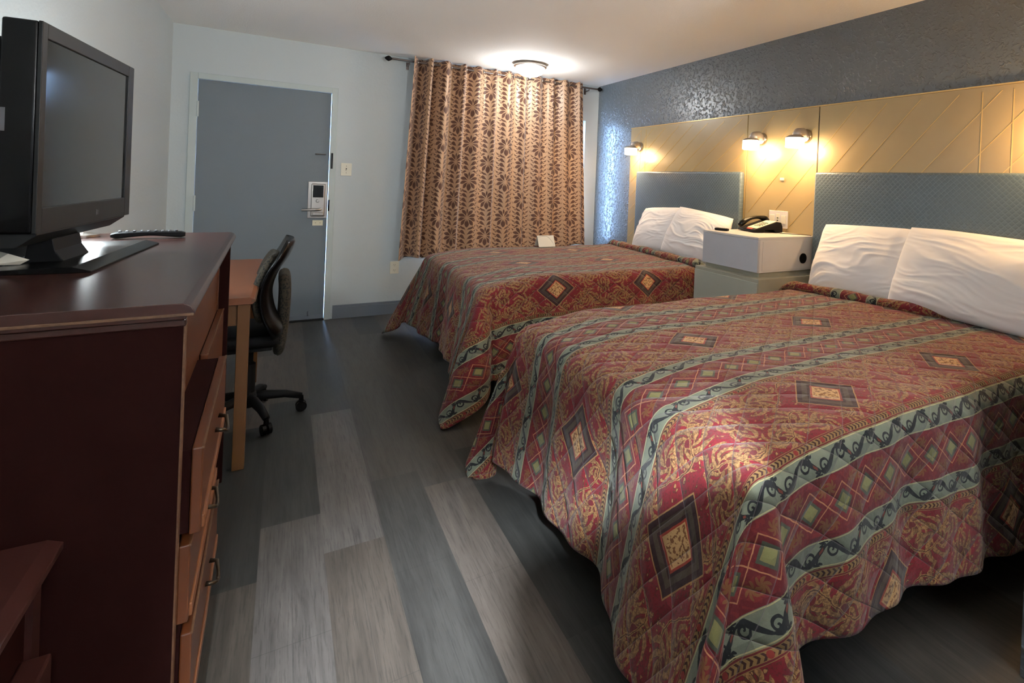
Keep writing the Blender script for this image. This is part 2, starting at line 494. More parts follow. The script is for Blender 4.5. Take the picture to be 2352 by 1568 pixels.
# ------------------------------------------------------------------ room shell
XL, XR, YF, YB, ZC = -0.80, 3.09, 5.373, -2.2, 2.456
b = B(); bx(b, XL - 0.1, XR + 0.1, YB - 0.1, YF + 0.2, -0.08, 0.0); struct('floor', b, FLOOR)
b = B(); bx(b, XL - 0.1, XR + 0.1, YB - 0.1, YF + 0.2, ZC, ZC + 0.1); struct('ceiling', b, CEIL)
b = B(); bx(b, XL - 0.1, XL, YB - 0.1, YF + 0.2, 0, ZC); struct('wall_left', b, WALL)
b = B(); bx(b, XR, XR + 0.1, 0.53, YF + 0.2, 0, ZC); struct('wall_right', b, BLUEWALL)
b = B(); bx(b, XL, 1.80, YB - 0.1, YB, 0, ZC); struct('wall_rear', b, BLUEWALL)
b = B(); bx(b, 1.80, 1.92, YB - 0.1, 0.53, 0, ZC); bx(b, 1.80, XR, 0.53, 0.63, 0, ZC); struct('wall_partition', b, BLUEWALL)
b = B(); bx(b, XL, -0.13, -0.65, -0.56, 0, ZC); bx(b, -0.13, 1.80, -0.65, -0.56, 1.905, ZC); struct('wall_light_block', b, CEIL)  # added unseen wall and header, cut the entry light above and at left
# back wall with holes for the door and the window
DX0, DX1, DZ = -0.645, 0.335, 2.045
WX0, WX1, WZ0, WZ1 = 1.015, 2.925, 0.62, 2.04
b = B()
bx(b, XL, DX0, YF, YF + 0.14, 0, ZC); bx(b, DX0, DX1, YF, YF + 0.14, DZ, ZC); bx(b, DX1, WX0, YF, YF + 0.14, 0, ZC)
bx(b, WX0, WX1, YF, YF + 0.14, 0, WZ0); bx(b, WX0, WX1, YF, YF + 0.14, WZ1, ZC); bx(b, WX1, XR, YF, YF + 0.14, 0, ZC)
struct('wall_back', b, WALL)
# baseboards
def baseb(name, d, top):
    b = B(); bx(b, *d)
    t = top; bx(b, *t); struct(name, b, TRIMG, bev=0.002)
baseb('baseboard_back', (0.392, XR, YF - 0.014, YF, 0, 0.10), (0.392, XR, YF - 0.008, YF, 0.10, 0.122))
baseb('baseboard_left', (XL, XL + 0.014, 4.0, YF, 0, 0.10), (XL, XL + 0.008, 4.0, YF, 0.10, 0.122))
baseb('baseboard_right', (XR - 0.014, XR, 0.63, YF - 0.014, 0, 0.10), (XR - 0.008, XR, 0.63, YF - 0.014, 0.10, 0.122))

# ------------------------------------------------------------------ door
d = sempty('door_1', ((DX0 + DX1) / 2, YF, 0))
b = B()
for x0, x1, z0, z1 in ((DX0 - 0.038, DX0 + 0.014, 0, DZ + 0.04), (DX1 - 0.010, DX1 + 0.038, 0, DZ + 0.04), (DX0 + 0.014, DX1 - 0.010, DZ - 0.008, DZ + 0.04)):
    bx(b, x0, x1, YF - 0.016, YF + 0.12, z0, z1)
obj('door_frame', b, JAMB, d, bev=0.003)
b = B(); bx(b, DX0 + 0.016, DX1 - 0.0128, YF + 0.004, YF + 0.046, 0.012, DZ - 0.010); obj('door_leaf', b, DOORM, d, bev=0.002)
box('threshold', DGREY, d, DX0 + 0.014, DX1 - 0.010, YF - 0.02, YF + 0.12, 0, 0.012)
box('door_sweep', TRIMG, d, DX0 + 0.02, DX1 - 0.02, YF - 0.004, YF + 0.004, 0.014, 0.055, bev=0.001)
for z in (1.795, 1.035, 0.25):
    b = B(); bx(b, DX0 - 0.020, DX0 + 0.022, YF - 0.020, YF - 0.016, z - 0.06, z + 0.06); tube(b, [(DX0 + 0.018, YF - 0.020, z - 0.062), (DX0 + 0.018, YF - 0.020, z + 0.062)], 0.008)
    obj('hinge', b, JAMB, d)
# lock on the door
lk = obj('door_handle', (lambda b: (bx(b, 0.165, 0.318, YF - 0.004, YF + 0.004, 0.915, 1.240), b)[1])(B()), CHROME, d, bev=0.003)
def sub(name, bm, m, parent, **k):
    return obj(name, bm, m, parent, **k)
b = B(); bx(b, 0.190, 0.300, YF - 0.030, YF - 0.004, 0.930, 1.222); sub('lock_body', b, CHROME, lk, bev=0.010, seg=3)
b = B(); bx(b, 0.203, 0.284, YF - 0.034, YF - 0.030, 1.10, 1.208); sub('card_reader', b, BLACK, lk, bev=0.001)
b = B(); lathe(b, [(0.014, 0), (0.014, -0.018), (0.010, -0.024)], (0.240, YF - 0.030, 1.070), 'y', 16); sub('thumb_turn', b, CHROME, lk, smooth=True)
b = B(); tube(b, [(0.262, YF - 0.030, 0.995), (0.262, YF - 0.070, 0.995), (0.245, YF - 0.080, 0.995), (0.19, YF - 0.080, 0.993), (0.118, YF - 0.078, 0.990)], [0.013, 0.012, 0.012, 0.011, 0.009], 12); sub('lever', b, CHROME, lk, smooth=True)
b = B(); bx(b, 0.205, 0.290, YF - 0.040, YF - 0.030, 0.940, 0.968); sub('lock_bar', b, CHROME, lk, bev=0.004)
b = B(); bx(b, 0.208, 0.290, YF - 0.001, YF + 0.004, 0.848, 0.895); st = obj('strike_label', b, CREAM, d, bev=0.001)
b = B()
for xx in (0.232, 0.268): lathe(b, [(0.003, 0), (0.003, -0.002)], (xx, YF - 0.001, 0.872), 'y', 8)
obj('label_screw', b, SLOT, d)
b = B(); tube(b, [(0.215, YF + 0.002, 1.485), (0.215, YF - 0.012, 1.485), (0.288, YF - 0.012, 1.485), (0.288, YF + 0.002, 1.485)], 0.006, 8); obj('latch_guard', b, CHROME, d, smooth=True)
b = B(); bx(b, 0.334, 0.350, YF - 0.024, YF - 0.016, 1.36, 1.50); obj('latch_plate', b, DGREY, d, bev=0.002)
b = B(); bx(b, 0.322, 0.336, YF - 0.022, YF - 0.016, 0.98, 1.08); obj('strike_plate', b, DGREY, d, bev=0.001)
b = B(); tube(b, [(0.20, YF - 0.006, 0.05), (0.20, YF - 0.02, 0.06), (0.20, YF - 0.02, 0.09)], 0.006, 8); obj('door_stop', b, TRIMG, d)

# ------------------------------------------------------------------ window
w = sempty('window_1', (1.945, YF, WZ0))
b = B()
for q in ((WX0, WX0 + 0.045, WZ0, WZ1), (WX1 - 0.012, WX1, WZ0, WZ1), (WX0, WX1, WZ0, WZ0 + 0.04), (WX0, WX1, WZ1 - 0.04, WZ1), (1.925, 1.965, WZ0, WZ1)):
    bx(b, q[0], q[1], YF + 0.06, YF + 0.11, q[2], q[3])
obj('window_frame', b, JAMB, w)
b = B(); bx(b, WX0 + 0.02, WX1 - 0.01, YF + 0.083, YF + 0.088, WZ0 + 0.02, WZ1 - 0.02); obj('window_pane', b, GLASS, w)
b = B(); bx(b, WX0 - 0.0, WX1, YF - 0.002, YF + 0.06, WZ0 - 0.02, WZ0 + 0.004); obj('window_sill', b, JAMB, w, bev=0.002)

# ------------------------------------------------------------------ curtain + rod
YC = 5.275
rod = thing('curtain_rod', 'thin bronze curtain rod with dark finials above the window', 'curtain rod', (1.94, YC, 2.405))
b = B(); tube(b, [(0.80, YC, 2.408), (1.5, YC, 2.406), (3.01, YC, 2.402)], 0.0095, 12); obj('pole', b, ROD, rod, smooth=True)
for xx, sg in ((0.80, -1), (3.01, 1)):
    b = B(); lathe(b, [(0.008, 0), (0.012, 0.006 * sg), (0.024, 0.022 * sg), (0.026, 0.032 * sg), (0.015, 0.052 * sg), (0.003, 0.064 * sg)], (xx, YC, 2.405), 'x', 16)
    obj('finial', b, BLACKM, rod, smooth=True)
for xx in (0.955, 2.90):
    b = B(); tube(b, [(xx, YC, 2.395), (xx, YC, 2.375), (xx, YF - 0.004, 2.375)], 0.006, 8); bx(b, xx - 0.012, xx + 0.012, YF - 0.005, YF, 2.34, 2.41)
    obj('bracket', b, ROD, rod)
cu = thing('curtain', 'tan and brown leaf-patterned grommet curtain covering the window', 'curtain', (1.9, YC, 0.55))
def fold(u):  # u 0..1 across, returns phase
    return u
NX, NZ = 560, 70
X0, X1 = 0.985, 2.845
me_v, me_f, me_uv = [], [], []
NF = 11.5
def cpt(i, j):
    s = i / NX; k = j / NZ                      # k 0 top .. 1 bottom
    ph = s * NF * 2 * pi - 1.2
    wv = sin(ph) + 0.18 * sin(2 * ph + 1.0)
    left = max(0.0, 1 - s / 0.42)
    amp = 0.042 * (0.66 + 1.25 * left) * (1 - 0.35 * k * (1 - left)) 
    lean = -0.075 * k * (1 - s) ** 1.2 + 0.095 * k * s ** 1.5
    x = X0 + (X1 - X0) * (s + 0.010 * sin(ph * 0.5 + 0.4)) + lean + 0.010 * left * cos(ph)
    y = YC + amp * wv + 0.008 * sin(3.1 * k + s * 21) * k + 0.012 * sin(s * 9 + 2 * k) * k
    if k > 0.5: y -= 0.010 * (k - 0.5) * 2 * sin(s * 37)
    y = min(y, YF - 0.012)
    top = 2.446 - 0.004 * cos(2 * ph)
    bot = 0.535 + 0.09 * s + 0.012 * sin(ph * 0.5)
    return (x, y, top + (bot - top) * k)
for j in range(NZ + 1):
    arc = 0.0; prev = None
    for i in range(NX + 1):
        p = cpt(i, j); me_v.append(p)
        q = cpt(i, NZ // 2)
        if prev: arc += math.hypot(q[0] - prev[0], q[1] - prev[1])
        prev = q
        me_uv.append((arc * 1.0, p[2]))
for j in range(NZ):
    for i in range(NX):
        a = j * (NX + 1) + i
        me_f.append((a, a + 1, a + NX + 2, a + NX + 1))
def gridobj(name, verts, faces, uvs, m, parent, thick=0.0):
    me = bpy.data.meshes.new(name); me.from_pydata(verts, [], faces); 
    ul = me.uv_layers.new(name='UVMap')
    for li, l in enumerate(me.loops): ul.data[li].uv = uvs[l.vertex_index]
    for p in me.polygons: p.use_smooth = True
    me.materials.append(m)
    o = bpy.data.objects.new(name, me); COL.objects.link(o)
    if parent is not None:
        o.parent = parent; o.matrix_parent_inverse = parent.matrix_world.inverted()
    if thick:
        md = o.modifiers.new('thickness', 'SOLIDIFY'); md.thickness = thick; md.offset = -1
    return o
gridobj('curtain_panel', me_v, me_f, me_uv, CURT, cu, 0.0015)
for n in range(12):
    s = (n + 0.24) / NF
    for s in ((n + 0.19) / NF,):
        if s > 0.99: continue
        i = int(s * NX); p = cpt(i, 2)
        b = B()
        ring = [(p[0] + 0.004 * sin(a) * 0, YC + 0.0 + 0.021 * cos(a), 2.405 + 0.021 * sin(a)) for a in [2 * pi * k / 20 for k in range(21)]]
        tube(b, ring, 0.0045, 8, caps=False); obj('grommet', b, CHROME, cu, smooth='all')

# ------------------------------------------------------------------ ceiling lights
def dome(loc, label, lit):
    t = thing('ceiling_light', label, 'ceiling light', loc)
    x, y, z = loc
    b = B(); lathe(b, [(0.150, 0), (0.158, -0.012), (0.160, -0.030), (0.148, -0.038), (0.142, -0.038)], (x, y, ZC), 'z', 40); obj('metal_rim', b, CHROME, t, smooth=True)
    b = B(); lathe(b, [(0.140, -0.034), (0.136, -0.060), (0.115, -0.092), (0.075, -0.115), (0.025, -0.124), (0.001, -0.125)], (x, y, ZC), 'z', 40); obj('glass_dome', b, lit, t, smooth='all')
    b = B(); lathe(b, [(0.010, -0.122), (0.012, -0.130), (0.006, -0.140), (0.001, -0.142)], (x, y, ZC), 'z', 14); obj('finial', b, CHROME, t, smooth=True)
dome((1.98, 4.80, ZC - 0.0), 'white glass dome ceiling light near the window', L_COOL)

# ------------------------------------------------------------------ wall panelling behind the beds
PX = XR - 0.016
def panel(y0, y1, label, slope, offs, step, verticals=()):
    t = thing('wall_panel', label, 'wall panel', (XR, (y0 + y1) / 2, 0.0), group=None)
    b = B(); bx(b, PX, XR - 0.001, y0 + 0.002, y1 - 0.002, 0.14, 1.912); obj('board', b, PANEL, t, bev=0.002)
    # raised gold lines running diagonally: y = offs + n*step - (z-1.472)/slope
    zt, zb = 1.885, 0.30
    lo, hi = y0 + 0.03, y1 - 0.03
    for n in range(-14, 15):
        o = offs + n * step
        pts = []
        for z in (zb, zt): pts.append((o - (z - 1.472) / slope, z))
        (ya, za), (yb, zb_) = pts
        def clip(ya, za, yb, zb_):
            # clip against y in [lo,hi]
            t0, t1 = 0.0, 1.0; dy = yb - ya
            for side, lim in ((1, hi), (-1, lo)):
                f0 = (lim - ya) * side; g = dy * side
                if g > 0: t1 = min(t1, f0 / g)
                elif f0 < 0 and g == 0: return None
                elif g < 0: t0 = max(t0, f0 / g)
            return (t0, t1) if t1 - t0 > 0.02 else None
        c = clip(ya, za, yb, zb_)
        if not c: continue
        p = [(ya + (yb - ya) * k, za + (zb_ - za) * k) for k in c]
        dv = Vector((0, p[1][0] - p[0][0], p[1][1] - p[0][1])); L = dv.length
        if L < 0.08: continue
        b = B(); bx(b, -0.0016, 0.002, 0, L, -0.0018, 0.0018)
        ang = math.atan2(dv.z, dv.y)
        bmesh.ops.transform(b, matrix=Matrix.Translation((PX, p[0][0], p[0][1])) @ Matrix.Rotation(ang, 4, 'X'), verts=b.verts[:])
        obj('inlay_line', b, GOLD, t)
    for y in verticals:
        b = B(); bx(b, PX - 0.0018, PX + 0.002, y - 0.002, y + 0.002, 0.30, 1.885); obj('inlay_line', b, GOLD, t)
    return t
panel(2.985, 4.635, 'tan wall panel with fine diagonal lines behind the headboard nearest the window', 0.703, 3.634, 0.200, (4.45, 4.36))
panel(2.334, 2.981, 'narrow tan wall panel between the two headboards, two lamps on it', 1.06, 2.643, 0.235)
panel(0.66, 2.330, 'tan wall panel with diagonal and vertical lines behind the nearer headboard', 1.10, 2.232, 0.200, (1.345, 1.205))
b = B(); bx(b, PX - 0.002, XR - 0.001, 0.66, 4.635, 1.9125, 1.920); tag(obj('cap_strip', b, GOLD, None), 'thin gold strip along the top of the tan wall panels', 'trim strip')
b = B(); bx(b, PX + 0.001, XR - 0.001, 2.3305, 2.3335, 0.14, 1.85); bpy_seam = obj('trim_1', b, SEAM); bpy_seam['kind'] = 'structure'

# ------------------------------------------------------------------ headboards
def headboard(y0, y1, label):
    t = thing('headboard', label, 'headboard', (PX, (y0 + y1) / 2, 0.45))
    b = B(); bx(b, PX - 0.055, PX - 0.004, y0, y1, 0.45, 1.464); obj('padding', b, VINYL, t, bev=0.018, seg=5, smooth=True)
    b = B(); bx(b, PX - 0.003, PX - 0.0005, y0 + 0.03, y1 - 0.03, 0.48, 1.43); obj('backing', b, BLACKM, t)
headboard(2.985, 4.435, 'blue-grey quilted headboard on the tan panel nearest the window')
headboard(0.86, 2.312, 'blue-grey quilted headboard beside the nightstand, cut by the right picture edge')

# ------------------------------------------------------------------ beds
def drape(d, r, flr):
    """distance past the edge line (already inset by r) -> (out, drop)"""
    if d <= 0: return 0.0, 0.0
    lim = pi / 2 - flr
    if d < r * lim:
        a = d / r; return r * sin(a), r * (1 - cos(a))
    e = d - r * lim
    return r * sin(lim) + e * sin(flr), r * (1 - cos(lim)) + e * cos(flr)
def bed(y0, y1, xf, zt, rollx, names, mshift, seed, lenf, lensn, lensf, fn=20, ff=20):
    """y0 near side, y1 far side, xf foot edge"""
    XH = PX - 0.060
    t = thing('bed', names[0], 'bed', ((xf + XH) / 2, (y0 + y1) / 2, 0))
    b = B(); bx(b, xf + 0.06, XH, y0 + 0.03, y1 - 0.03, zt - 0.34, zt - 0.065); obj('mattress', b, LINEN, t, bev=0.05, seg=4, smooth=True)
    b = B(); bx(b, xf + 0.03, XH, y0 + 0.03, y1 - 0.03, 0.20, zt - 0.342); obj('box_spring', b, BLACKM, t, bev=0.01)
    for lx in (xf + 0.12, XH - 0.1):
        for ly in (y0 + 0.12, y1 - 0.12):
            b = B(); bx(b, lx - 0.02, lx + 0.02, ly - 0.02, ly + 0.02, 0.0, 0.20); obj('leg', b, BLACKM, t)
    # bedspread
    r = 0.075
    fx = xf + r; fy0 = y0 + r; fy1 = y1 - r                      # inset flat region
    sp = thing('bedspread', names[1], 'bedspread', ((xf + XH) / 2, (y0 + y1) / 2, zt))
    du = 0.0135; TUCK = y0 < 2
    us = []; u = -lenf
    Lx = rollx(0.5) - fx
    nu = int((lenf + Lx) / du); nv = int((lensn + lensf + fy1 - fy0) / du)
    V, F, UV = [], [], []
    for j in range(nv + 1):
        vrow = vv = -lensn + (lensn + lensf + fy1 - fy0) * j / nv               # 0..(fy1-fy0) flat
        sfrac = min(max(vv / (fy1 - fy0), 0), 1)
        xr = rollx(sfrac)
        for i in range(nu + 1):
            k = i / nu
            uu = -lenf + (lenf + (xr - fx)) * k
            vv = vrow
            if vv < 0 and TUCK:
                xx = fx + uu
                a_ = min(max((xx - 0.95) / 1.2, 0), 1); Lf = 0.45 + 0.17 * a_
                b_ = min(max(-uu / 0.35, 0), 1); Lf += (0.64 - Lf) * b_ * b_
                vv *= Lf / lensn
            p = max(0.0, -uu); q0 = max(0.0, -vv); q1 = max(0.0, vv - (fy1 - fy0))
            q = max(q0, q1); sg = -1 if q0 > 0 else 1
            ybase = fy0 + min(max(vv, 0), fy1 - fy0)
            xbase = fx + max(uu, 0)
            n1 = mn.noise(Vector((uu * 2.1 + seed, vv * 2.3, 0.3)))
            n2 = mn.noise(Vector((uu * 7 + seed, vv * 7.0, 1.3)))
            z0 = zt + 0.010 * n1 + 0.004 * n2
            edge = min(max((uu) / 0.35, 0), 1)
            z0 -= 0.035 * (1 - edge) ** 2
            if p > 0 and q > 0:
                dd = math.hypot(p, q); th = math.atan2(q, p)       # 0 foot side, 90deg flank
                s2 = sin(2 * th) ** 2
                fc = fn if sg < 0 else ff
                flr = R(5 + fc * (0.5 * cos(th) ** 2 + 0.06 * sin(th) ** 2 + 0.45 * s2 ** 0.8) + 7 * sin(th * 8 + seed) * s2)
                out, drop = drape(dd, r * (1 + 0.5 * s2), flr)
                out *= 1 + 0.0
                # pleat: gather on the foot-side of the corner
                ph = th + 0.32 * sin(2 * th) * sin(th * 5 + seed * 1.7) * min(1, dd / 0.4)
                px_, py_ = -cos(ph) * out, sg * sin(ph) * out
            else:
                dd = p if p > 0 else q
                edgec = vv if p > 0 else uu
                dn, df = (edgec, fy1 - fy0 - edgec) if p > 0 else ((edgec, 9) if q0 > 0 else (9, edgec))
                ec = 0.5 if p > 0 else 0.06
                flr = R(5 + ec * fn * math.exp(-(dn / 0.30) ** 2) + ec * ff * math.exp(-(df / 0.30) ** 2))
                out, drop = drape(dd, r, flr)
                wv = (0.016 * sin(edgec * 13 + seed) + 0.009 * sin(edgec * 29 + 2 * seed)) * min(1, dd / 0.35)
                wv += 0.012 * mn.noise(Vector((edgec * 3.1, dd * 3, seed))) * min(1, dd / 0.1)
                if dd > 0: out = max(out + wv, out * 0.3)
                px_, py_ = (-out, 0) if p > 0 else (0, sg * out)
            z = z0 - drop
            if z < 0.022:
                ex = 0.022 - z; z = 0.022 + 0.003 * abs(n2)
                L = math.hypot(px_, py_) or 1
                px_ += px_ / L * ex * 0.30; py_ += py_ / L * ex * 0.30
            if sg > 0 and q > 0 and TUCK: py_ *= 1 - 0.7 * min(max((xbase - 2.2) / 0.2, 0), 1)
            V.append((xbase + px_, ybase + py_, z))
            UV.append((uu, (fy0 + vv)))
    for j in range(nv):
        for i in range(nu):
            a = j * (nu + 1) + i
            F.append((a, a + 1, a + nu + 2, a + nu + 1))
    cm = mat('paisley_bedspread', rough=0.85, spec=0.25, fn=coverlet(mshift), sheen=0.15)
    gridobj('quilt', V, F, UV, cm, sp, 0.010)
    # rolled head edge
    V, F, UV = [], [], []
    ns, nr = 220, 18
    tot = fy1 - fy0 + 2 * 0.30
    for i in range(ns + 1):
        vv = -0.30 + tot * i / ns
        q0 = max(0.0, -vv); q1 = max(0.0, vv - (fy1 - fy0)); q = max(q0, q1); sg = -1 if q0 > 0 else 1
        out, drop = drape(q, r, R(5))
        cx = rollx(min(max(vv / (fy1 - fy0), 0), 1)) + 0.008 * sin(vv * 9 + seed) + q * 0.15
        cy = fy0 + min(max(vv, 0), fy1 - fy0) + sg * (out + (0.018 if q > 0 else 0) * min(1, q / 0.1))
        cz = zt + 0.018 - drop
        rad = 0.030 + 0.004 * sin(vv * 17 + seed) + 0.004 * mn.noise(Vector((vv * 11, seed, 0)))
        for k in range(nr):
            a = 2 * pi * k / nr
            rx, rz = rad * 1.25 * cos(a), rad * sin(a)
            if q > 0.08: V.append((cx + rx, cy + sg * rz * 0.7, cz))
            else:
                w_ = q / 0.08; V.append((cx + rx, cy + sg * rz * 0.7 * w_, cz + rz * (1 - w_)))
            UV.append((2.0 + 0.04 * k * 0.3, fy0 + vv + 0.10))
    for i in range(ns):
        for k in range(nr):
            a = i * nr + k; b2 = i * nr + (k + 1) % nr
            F.append((a, b2, b2 + nr, a + nr))
    gridobj('rolled_edge', V, F, UV, cm, sp)
    return t
ZT = 0.735
bed(2.975, 4.47, 0.98, ZT, lambda s: 2.66 + 0.09 * s,
    ('bed with white sheets standing nearest the window', 'red and green quilted paisley bedspread on the bed nearest the window'), 2.93, 1.3, 0.60, 0.58, 0.58, 20, 24)
bed(0.800, 2.22, 0.90, ZT, lambda s: 2.86 - 0.20 * s,
    ('bed with white sheets standing nearer the camera', 'red and green quilted paisley bedspread on the nearer, larger-looking bed'), 0.985, 4.1, 0.62, 0.69, 0.58, 38, 12)

# ------------------------------------------------------------------ pillows
def pillow(yc, zbot, xbot, w, h, th, tilt, roll, label, seed, dirs=1):
    V, F, UV = [], [], []
    n = 90
    a = 0.5
    me = []
    for side in (1, -1):
        for j in range(n + 1):
            for i in range(n + 1):
                s = i / n * 2 - 1; t = j / n * 2 - 1
                pin = 1 - 0.07 * (1 - abs(t) ** 2.2) * abs(s) ** 6 * 1.0
                x = s * w / 2 * (1 - 0.022 * t ** 4 * abs(s) ** 3)
                z = t * h / 2 * (1 - 0.028 * s ** 4 * abs(t) ** 3)
                prof = max(0.0, (1 - abs(s) ** 2.6)) ** 0.55 * max(0.0, (1 - abs(t) ** 2.4)) ** 0.6
                y = th / 2 * prof * side
                # creases: stretched ridged noise fanning from the ends
                wx = 0.5 * mn.noise(Vector((s * 1.1, t * 1.3, seed + 20)))
                tt = t + 0.30 * s * dirs + wx
                c1 = max(0, 1 - abs(mn.noise(Vector((s * 0.9 + seed, tt * 3.4, seed)))) * 3.4)
                c2 = max(0, 1 - abs(mn.noise(Vector((s * 1.6 + 7, tt * 6.5 - s * 0.8 * dirs, seed + 3)))) * 3.6)
                m1 = min(1, max(0, 0.55 + 1.3 * mn.noise(Vector((s * 1.5, t * 1.2, seed + 31)))))
                m2 = min(1, max(0, 0.35 + 1.5 * mn.noise(Vector((s * 1.9, t * 1.7, seed + 47)))))
                c3 = mn.noise(Vector((s * 1.2, t * 1.4, seed + 9)))
                y += side * prof ** 0.5 * (0.013 * c1 * m1 * (0.45 + 0.55 * abs(s)) + 0.007 * c2 * m2 + 0.022 * c3)
                V.append((y, x, z)); UV.append((x, z))
    N = (n + 1) * (n + 1)
    for side in (0, 1):
        for j in range(n):
            for i in range(n):
                q = side * N + j * (n + 1) + i
                f = (q, q + 1, q + n + 2, q + n + 1)
                F.append(f if side == 0 else f[::-1])
    # local: +x is thickness, y width, z height. lean back by tilt
    Mx = Matrix.Translation((xbot, yc, zbot)) @ Matrix.Rotation(tilt, 4, 'Y') @ Matrix.Rotation(roll, 4, 'X') @ Matrix.Translation((0, 0, h / 2))
    V = [tuple(Mx @ Vector(v)) for v in V]
    bm = B()
    vs = [bm.verts.new(v) for v in V]
    for f in F: bm.faces.new([vs[k] for k in f])
    bmesh.ops.remove_doubles(bm, verts=bm.verts[:], dist=0.0004)
    o = obj('pillow', bm, LINEN, None, smooth='all')
    # seat it on the bed
    tag(o, label, 'pillow')
    return o
TI = R(24)
pillow(3.87, 0.735, 2.835, 0.63, 0.43, 0.17, TI, R(-4), 'white pillow against the far headboard, behind its neighbour', 1.0)
pillow(3.31, 0.740, 2.755, 0.69, 0.43, 0.18, TI, R(5), 'white pillow on the far bed, leaning beside the nightstand', 5.0, -1)
pillow(1.885, 0.735, 2.845, 0.62, 0.44, 0.17, TI, R(-2), 'white crumpled pillow on the nearer bed, beside the nightstand', 9.0)
pillow(1.25, 0.740, 2.770, 0.78, 0.45, 0.18, TI, R(2), 'wide white pillow with creases at the right picture edge', 14.0, -1)

# ------------------------------------------------------------------ nightstand
ns = thing('nightstand', 'greige nightstand cabinet with a white drawer box on top between the beds', 'nightstand', (2.8, 2.58, 0))
b = B(); bx(b, 2.49, 3.07, 2.275, 2.865, 0.0, 0.778); obj('cabinet_body', b, GREIGE, ns, bev=0.003)
b = B(); bx(b, 2.482, 2.49, 2.28, 2.86, 0.04, 0.755); obj('front_panel', b, GREYP, ns, bev=0.002)
b = B(); bx(b, 2.555, 3.07, 2.335, 2.825, 0.778, 0.806); obj('plinth', b, GREIGE, ns)
b = B(); bx(b, 2.545, 3.07, 2.325, 2.835, 0.806, 1.028); bxo = obj('drawer_box', b, WHITEP, ns, bev=0.002)
b = B(); bx(b, 2.528, 2.545, 2.325, 2.835, 0.808, 1.016); obj('drawer_front', b, GREYF, ns, bev=0.002)
b = B(); bx(b, 2.527, 3.07, 2.323, 2.837, 1.017, 1.031); obj('top_board', b, WHITEP, ns, bev=0.0015)
b = B(); bx(b, 2.570, 3.05, 2.3235, 2.326, 0.818, 1.004); obj('side_panel', b, WHITEP, ns, bev=0.001)
b = B(); lathe(b, [(0.034, 0), (0.034, -0.004), (0.028, -0.005)], (2.955, 2.3235, 0.885), 'y', 28); obj('cable_grommet', b, BLACKM, ns)
# phone
ph = thing('telephone', 'black and cream desk telephone with handset on the nightstand', 'telephone', (2.90, 2.66, 1.031), R(-104), local=True)
# local: +y towards the back (raised), x right
b = B()
prism(b, [(-0.115, 0.004), (-0.11, 0.020), (0.07, 0.078), (0.105, 0.074), (0.118, 0.045), (0.118, 0.004), (0.06, 0.004), (0.045, 0.022), (-0.02, 0.018), (-0.035, 0.004)], -0.105, 0.105, 'x')
# prism(axis x) uses (a->y, b->z)
obj('base', b, BLACKM, ph, bev=0.004, seg=2, smooth=True)
b = B(); prism(b, [(-0.088, 0.0285), (-0.088, 0.0315), (0.068, 0.0815), (0.068, 0.0775)], -0.02, 0.098, 'x'); obj('keypad_plate', b, CREAM, ph)
bkeys = []
for r_ in range(4):
    for c_ in range(4):
        yk = -0.045 + r_ * 0.020; xk = 0.010 + c_ * 0.020; zk = 0.0315 + (yk + 0.088) * 0.3205
        b = B(); bx(b, xk - 0.006, xk + 0.006, yk - 0.0045, yk + 0.0045, zk - 0.001, zk + 0.0035); obj('key', b, PGREY if c_ < 3 else SLOT, ph)
b = B(); prism(b, [(-0.108, 0.0215), (-0.108, 0.0245), (-0.092, 0.0295), (-0.092, 0.0265)], 0.0, 0.06, 'x'); obj('red_strip', b, RED, ph)
b = B()
pts = [(-0.062, -0.13 + 0.24 * k / 12, 0.036 + 0.040 * sin(pi * k / 12) ** 0.8 + 0.040 * k / 12) for k in range(13)]
tube(b, pts, [0.014, 0.020, 0.019, 0.015, 0.013, 0.012, 0.012, 0.012, 0.013, 0.016, 0.020, 0.021, 0.014], 14); hs = obj('handset', b, BLACK, ph, smooth='all')
b = B(); bx(b, -0.088, -0.036, 0.055, 0.095, 0.045, 0.072); obj('cradle', b, BLACKM, ph, bev=0.004)
b = B()
pts = [(2.93, 2.50, 1.034), (2.98, 2.46, 1.034), (3.02, 2.40, 1.0345), (3.04, 2.345, 1.0345), (3.045, 2.318, 1.028), (3.045, 2.314, 0.97), (3.05, 2.3145, 0.86), (3.055, 2.316, 0.80)]
tube(b, pts, 0.0022, 8); cord = obj('telephone_wire', b, BLACKM, None, smooth='all'); cord.parent = ph; cord.matrix_parent_inverse = ph.matrix_world.inverted()
rc = thing('remote_control', 'small dark remote lying beside the telephone on the nightstand', 'remote control', (2.63, 2.76, 1.031), R(20), local=True)
b = B(); bx(b, -0.018, 0.018, -0.05, 0.05, 0.001, 0.018); obj('body', b, BLACKM, rc, bev=0.006, seg=3, smooth=True)
for k in range(5):
    b = B(); bx(b, -0.010, 0.010, -0.036 + k * 0.016, -0.028 + k * 0.016, 0.0175, 0.0195); obj('button', b, PGREY, rc)

